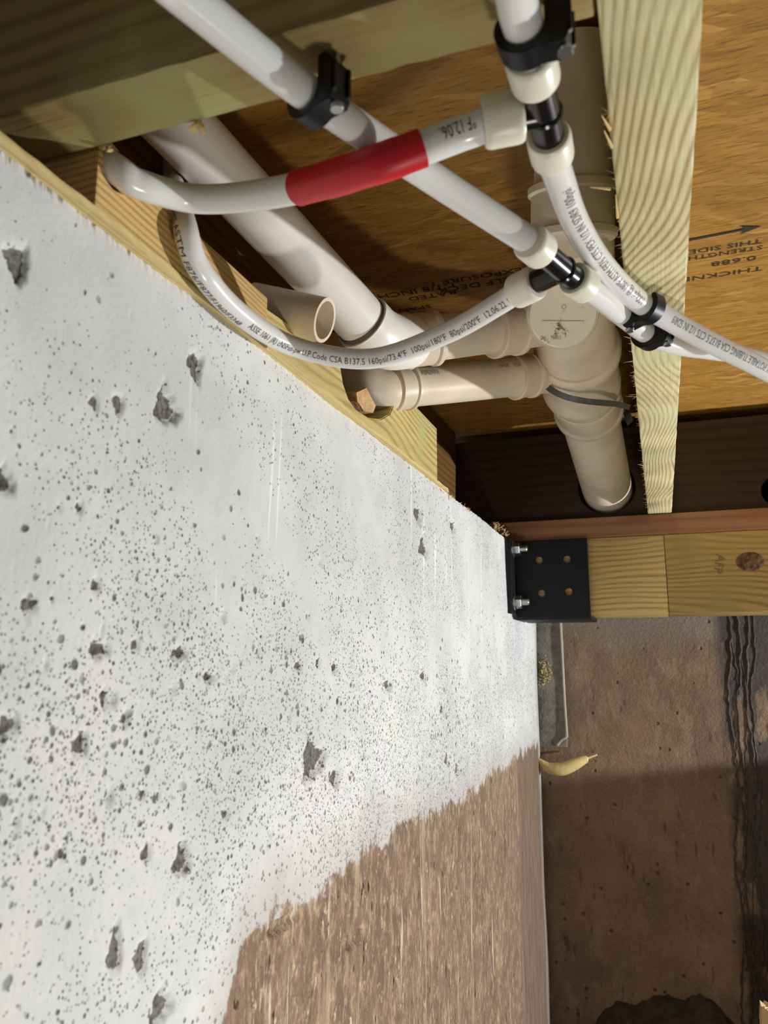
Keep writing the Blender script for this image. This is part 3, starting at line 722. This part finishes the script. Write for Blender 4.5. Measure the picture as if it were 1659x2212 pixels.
# perforated strap around the stack
def strap(pts, wdt, name, label):
    P = cr(pts, 8); T, _ = frames(P); vs = []; fs = []
    ctr = at(1262, 850, d=1.12)
    for i, (p, t) in enumerate(zip(P, T)):
        n = (p-ctr); n = (n-t*n.dot(t)).normalized(); b = t.cross(n)
        for (u, v) in ((-1, 0), (1, 0), (1, 1), (-1, 1)): vs.append(p+b*(u*wdt/2)+n*(v*.0009))
        if i:
            k = (i-1)*4
            for a in range(4): fs.append((k+a, k+(a+1) % 4, k+4+(a+1) % 4, k+4+a))
    return tag(link(name, mesh(name, vs, fs), M['tin']), label, 'strap')
strap([at(1160, 790, d=.99), at(1168, 815, d=.975), at(1188, 840, d=.962), at(1222, 857, d=.950), at(1262, 866, d=.950), at(1300, 870, d=.962), at(1332, 873, d=1.02), at(1360, 880, d=1.08)], .0075,
      'pipe_strap', 'grey perforated metal strap slung under the drain stack at its lower tee')
strap([at(1352, 886, d=1.16), at(1356, 900, d=1.15), at(1362, 914, d=1.14)], .012, 'strap_end', 'bent loose metal strap end between drain stack and pale joist')

# ------------------------------------------------------------------ water tubing
RP = .0076
def tubing(name, P, label, n=12, r=RP, group=None):
    Q = cr(P, n); e = empty(name, Q[len(Q)//2], label=label, cat='water pipe')
    sweep('tube', Q, r, M['pex'], e, seg=28); return e, Q
def z_(px, py, z=.2365): return at(px, py, z=z)
TA = at(350, -50, z=.236)
T1P = [TA, z_(410, 0, .2365), z_(655, 195, .2350), at(930, 382, d=.385), at(1150, 525, d=.425), at(1163, 533, d=.430)]
t1, q1 = tubing('water_pipe', T1P, 'long straight diagonal milky tube from upper left corner to the middle tee')
# tee 2 and its neighbours
t2, q2 = tubing('water_pipe', [at(1246, 606, d=.4622), at(1300, 645, d=.50), at(1350, 685, d=.545), at(1400, 722, d=.578), at(1460, 745, d=.60), at(1540, 757, d=.62), at(1610, 768, d=.64), at(1700, 790, d=.66)],
                'milky tube leaving the middle tee rightwards, held by the lower clip on the joist')
t3, q3 = tubing('water_pipe', [at(1146, 609, d=.466), at(1112, 632, d=.478), at(1080, 655, d=.488), at(960, 722, d=.515), at(800, 775, d=.535), at(640, 750, d=.535), at(520, 680, d=.485), at(430, 580, d=.447), at(398, 485, d=.445), at(386, 428, d=.525), at(371, 372, d=.615), at(362, 300, d=.64)],
                'clear tube with black print looping low under the drains from the middle tee', r=.0070)
t4, q4 = tubing('water_pipe', [at(1110, 252, d=.337), at(1010, 283, d=.345), at(800, 360, d=.352), at(600, 415, d=.395), at(430, 430, d=.418), at(305, 400, x=-.2375), at(262, 374, y=.2905), at(222, 346, y=.289), at(160, 300, y=.2895), at(90, 250, y=.290)],
                'curving tube wrapped in red tape, from the upper tee to the sill')
t5, q5 = tubing('water_pipe', [at(1110, -60, z=.230), at(1120, 20, z=.233), at(1143, 100, z=.234), at(1149, 150, z=.235)],
                'short tube entering at the top edge above the upper tee, in a black clip')
t6, q6 = tubing('water_pipe', [at(1188, 322, z=.2345), at(1206, 380, z=.2355), at(1243, 480, z=.236), at(1300, 572, z=.2365), at(1372, 645, z=.237), at(1450, 693, z=.233), at(1530, 737, z=.226), at(1620, 782, z=.219), at(1720, 835, z=.212)],
                'printed tube from the upper tee curving under the joist to the right edge')
# red tape
def sub_path(Q, pa, pb):
    f = lambda p: min(range(len(Q)), key=lambda i: (Q[i]-p).length)
    i, k = sorted((f(pa), f(pb))); return Q[i:k+1]
tp = sub_path(q4, at(655, 398, d=.383), at(928, 322, d=.334)); h3 = len(tp)//3
sweep('red_tape', tp, [RP+.0007+(.0003 if (i//3) % 2 else 0) for i in range(len(tp))], M['tape'], t4, seg=32)
# printing
q3r = q3[::-1]
fit_print('ASSE 1061 (R) cNSFus-pw U.P.Code CSA B137.5 160psi/73.4ºF  100psi/180ºF  80psi/200ºF  12.06.22  11', q3, at(522, 690, d=.49), at(1108, 635, d=.475), .0070, .0062, M['ink'], t3, -.25)
fit_print('SDR9 PEX 0006 CTS ASTM F876/F877/F1960/F3348', q3, at(391, 450, d=.48), at(512, 680, d=.485), .0070, .0056, M['ink'], t3, -.75)
fit_print('ºF 12.06.', q4, at(1032, 272, d=.341), at(946, 318, d=.348), RP, .0082, M['ink'], t4, -.35)
fit_print('100psi @ 180ºF ASTM F876 CTS PEX 1/2 IN SDR9 100psi', q6, at(1372, 645, z=.237), at(1210, 390, z=.2355), RP, .0078, M['inkfaint'], t6, -.2)
fit_print('PEX POTABLE TUBING CSA B137.5 CTS 1/2 IN SDR9', q6, at(1655, 802, z=.216), at(1432, 686, z=.234), RP, .0078, M['inkfaint'], t6, -.2)
print_on_tube('100 psi 1/2', q5[::-1], RP, .0044, .004, M['inkfaint'], t5, -.3)
print_on_tube('PEX 1/2 IN CTS 080', q2[::-1], RP, .0045, .02, M['inkfaint'], t2, .1)

def rounded(L, r, bore):
    """milky expansion collar: rounded outside, tube bore visible at both ends"""
    return [(0, bore), (0, r*.90), (.06, r*.97), (.16, r), (.84, r), (.94, r*.97), (1, r*.90), (1, bore)]
def tee(label, a_in, a_out, junction, br_out, rr, LR, BR=None):
    """a_in -> a_out: run of the tee; br_out: far end of the branch collar"""
    e = empty('tee_fitting', junction, label=label, cat='pipe fitting')
    d1 = (a_in-junction).normalized(); d2 = (a_out-junction).normalized(); d3 = (br_out-junction).normalized()
    sweep('tee_body', [a_in+(junction-a_in)*.2, junction, a_out+(junction-a_out)*.2], .0072, M['blackplastic'], e, seg=32)
    sweep('tee_branch', [junction, br_out+(junction-br_out)*.3], .0070, M['blackplastic'], e, seg=28)
    bodyr = lathe('stop_collar', junction-(d2*-.0), junction+d2*.0025, [(0, .0078), (.5, .0084), (1, .0078)], M['blackplastic'], e)
    for (p, dr, L, r) in ((a_in, d1, LR[0], rr[0]), (a_out, d2, LR[1], rr[1]), (br_out, d3, LR[2], rr[2])):
        o = lathe('expansion_ring', p-dr*L, p, rounded(L, r, .0062), M['ring'], e, seg=44)
    # small moulding tab
    tb = junction+d2*.006-FW*.0075
    box('mould_tab', tb-Vector((.0007, .0014, .0016)), tb+Vector((.0007, .0014, .0016)), M['blackplastic'], e, bev=.0003)
    return e
tee('upper black tee with three milky collars, right at the top beside the joist', at(1143, 118, z=.2345), at(1194, 342, z=.2350), at(1174, 240, z=.2348), at(1043, 266, d=.342), (.0103, .0103, .0114), (.0165, .0175, .0175))
tee('middle black tee with three milky collars, in front of the cleanout cap', at(1142, 520, d=.420), at(1266, 622, d=.470), at(1214, 582, d=.450), at(1112, 632, d=.478), (.0103, .0103, .0106), (.0150, .0150, .0175))

# black J clips with their nails
def clip(label, c, tdir, side, width=.011, top=HZ):
    """J-shaped clip: block beside the tube, hook under it; side=+1 puts the block to the right"""
    e = empty('pipe_clip', c, label=label, cat='pipe clip', group='black pipe clips')
    t = Vector((tdir.x, tdir.y, 0)).normalized(); up = Vector((0, 0, 1)); n = t.cross(up)*side
    zt = top-c.z-.0004; r0, r1 = .0080, .0114; prof = []
    prof += [(r0, zt), (r0+.0040, zt), (r0+.0060, zt-.0045), (r0+.0085, zt-.0055), (r0+.0085, -.0085), (r0+.0070, -.0112)]
    for k in range(0, 13):
        a = math.radians(-62-k*12); prof.append((r1*math.cos(a), r1*math.sin(a)))
    am = math.radians(-62-12*12); rm = (r0+r1)/2
    for k in range(1, 5):
        b = am-math.pi*k/5; cx, cz = rm*math.cos(am), rm*math.sin(am); hr = (r1-r0)/2
        prof.append((cx+hr*math.cos(am-PI*k/5), cz+hr*math.sin(am-PI*k/5)))
    for k in range(12, -1, -1):
        a = math.radians(-12-k*16.2); prof.append((r0*math.cos(a), r0*math.sin(a)))
    prism('clip_body', prof, c, n, up, t, width, M['clipplastic'], e, bev=.0004)
    for dx in (-.0032, 0.0, .0032):
        p0 = c+n*(r0+.0086)+t*0
    nx = c+n*(r0+.0062)
    na = sweep('nail', [nx+Vector((0, 0, -.0118)), nx+Vector((0, 0, zt+.006))], .0013, M['galv'], e, seg=16)
    hd = lathe('nail_head', nx+Vector((0, 0, -.0133)), nx+Vector((0, 0, -.0112)), [(0, .0026), (.3, .0030), (1, .0030)], M['galv'], None, seg=24)
    hd.parent = na; hd.location = hd.location-na.location-e.location
    # ribs on the outer wall
    for k in (-1, 1):
        rb = prism('rib', [(r0+.0083, zt-.0065), (r0+.0098, zt-.0065), (r0+.0098, -.007), (r0+.0083, -.008)], c+t*(k*width*.36), n, up, t, .0016, M['clipplastic'], e, bev=.0002)
    return e
def near_dir(Q, p):
    i = min(range(1, len(Q)-1), key=lambda i: (Q[i]-p).length); return Q[i], (Q[i+1]-Q[i-1]).normalized()
c1, d1 = near_dir(q1, at(682, 212, z=.2345)); clip('black J clip holding the long diagonal tube to the cross block', c1, d1, +1)
c2, d2 = near_dir(q5, at(1140, 82, z=.233)); clip('black J clip at the top edge, just above the upper tee', c2, d2, +1)
c3, d3 = near_dir(q6, at(1395, 662, z=.236)); clip('upper black J clip of the two nailed under the pale joist', c3, d3, -1)
c4, d4 = near_dir(q2, at(1400, 722, d=.578)); clip('lower black J clip under the pale joist, hook opening upward right', c4, d4, +1)

# ------------------------------------------------------------------ far wall details
YB = 1.70
p = at(1216, 1600, y=YB)
tag(box('concrete_patch', (-.30, YB-.012, p.z-.012), (at(1222, 1500, y=YB).x, YB-.0005, .30), M['greyconc'], bev=.002, cuts=(2, 40), jitter=.0006), 'grey rough concrete strip on the far wall, left of the thin cord', 'concrete strip')
cd = [at(1210, 1335, y=YB-.014), at(1214, 1400, y=YB-.015), at(1219, 1500, y=YB-.014), at(1224, 1580, y=YB-.015), at(1224, 1592, y=YB-.015), at(1212, 1600, y=YB-.014), at(1204, 1610, y=YB-.013)]
tag(sweep('thin_cord', cr(cd, 6), .0023, M['cord'], seg=12), 'thin off-white cord hanging down the far wall from behind the beam', 'cord')
fo = cr([at(1163, 1640, y=1.66), at(1185, 1658, y=1.66), at(1215, 1661, y=1.66), at(1243, 1650, y=1.665), at(1262, 1641, y=1.67), at(1290, 1630, y=1.68)], 6)
n_ = len(fo); rad = [max(.0012, .0135*math.sin(min(1, (i+2)/(n_*.45))*PI/2)*(1-(i/n_)**3.0)**.8) if i < n_*.82 else .002 for i in range(n_)]
tag(sweep('foam_scrap', fo, rad, M['foam'], seg=20), 'yellow banana-shaped foam scrap wedged in the corner of the two walls', 'foam scrap')
bm = bmesh.new(); pf0 = at(1176, 1448, y=YB-.014)
for k in range(60):
    bmesh.ops.create_icosphere(bm, subdivisions=1, radius=1, matrix=Matrix.Translation((random.gauss(0, .007), random.gauss(0, .001), random.gauss(0, .013))) @ Matrix.Rotation(random.random()*6, 4, 'Y') @ Matrix.Diagonal((random.uniform(.001, .004), .0012, random.uniform(.0006, .0016), 1)))
me = bpy.data.meshes.new('foam_crumbs'); bm.to_mesh(me); bm.free()
tag(link('foam_crumbs', me, M['foam'], None, pf0), 'small clump of yellow foam crumbs stuck in the far wall corner', 'foam crumbs', kind='stuff')
# board-mark ridges on the far wall
rg = empty('form_ridge', at(1610, 1700, y=YB), label='dark tarry vertical ridges left by form boards on the far wall', cat='concrete ridge')
for (xa, xb, wd) in [(1572, 1604, .0022), (1582, 1616, .0014), (1590, 1622, .0024), (1600, 1632, .0013), (1610, 1644, .0024), (1622, 1654, .0015)]:
    P = []; n = 60
    for i in range(n+1):
        t = i/n; P.append(at(xa+(xb-xa)*t*1.2+6*math.sin(t*17+xa)+random.uniform(-3.5, 3.5), 1330+900*t, y=YB-.0005))
    sweep('ridge', P, [wd*random.uniform(.5, 1.15) for _ in P], M['tar'], rg, seg=8, ang=80)
# dark mound added to form the dark blob at the far wall's foot and a stone
bm = bmesh.new(); bmesh.ops.create_grid(bm, x_segments=90, y_segments=40, size=1)
for v in bm.verts:
    x, y = v.co.x*.31+.075, 1.70-.30*(v.co.y+1)/2
    h = .41*math.exp(-((x+.02)/.30)**2)*(1-((1.70-y)/.32)**1.5) if y > 1.385 else 0
    v.co = Vector((x, y, -.97+max(h, 0)*.86+random.uniform(-.004, .004)+.01*math.sin(x*30)+.006*math.sin(x*77+y*40)))
me = bpy.data.meshes.new('dark_mound'); bm.to_mesh(me); bm.free()
tag(link('dark_mound', me, M['soil'], smooth=60), 'added dark rounded mound against the foot of the far wall', 'soil heap')
sp = at(1676, 2172, d=1.1); sg = 40; vs = []; fs = []
lv = [(-.95, 0), (-.7, 0), (sp.z-.06, 0), (sp.z-.02, 0), (sp.z, 1), (sp.z-.004, 2)]
for (zz, kind) in lv:
    for k in range(sg):
        a = 2*PI*k/sg; rr = (.023, .021, .011)[kind]*(1+.10*math.sin(3*a+1)+.06*math.sin(7*a+zz*20))
        vs.append((rr*math.cos(a), rr*math.sin(a)*.8, zz-sp.z+(random.uniform(-.006, .003) if kind else 0)))
for q in range(len(lv)-1):
    for k in range(sg): fs.append((q*sg+k, q*sg+(k+1) % sg, (q+1)*sg+(k+1) % sg, (q+1)*sg+k))
fs += [tuple(range(sg))[::-1], tuple((len(lv)-1)*sg+k for k in range(sg))]
tag(link('wooden_stake', mesh('wooden_stake', vs, fs), M['stone'], None, sp, smooth=50), 'pale tan ragged stake top poking in at the bottom right corner', 'stake')
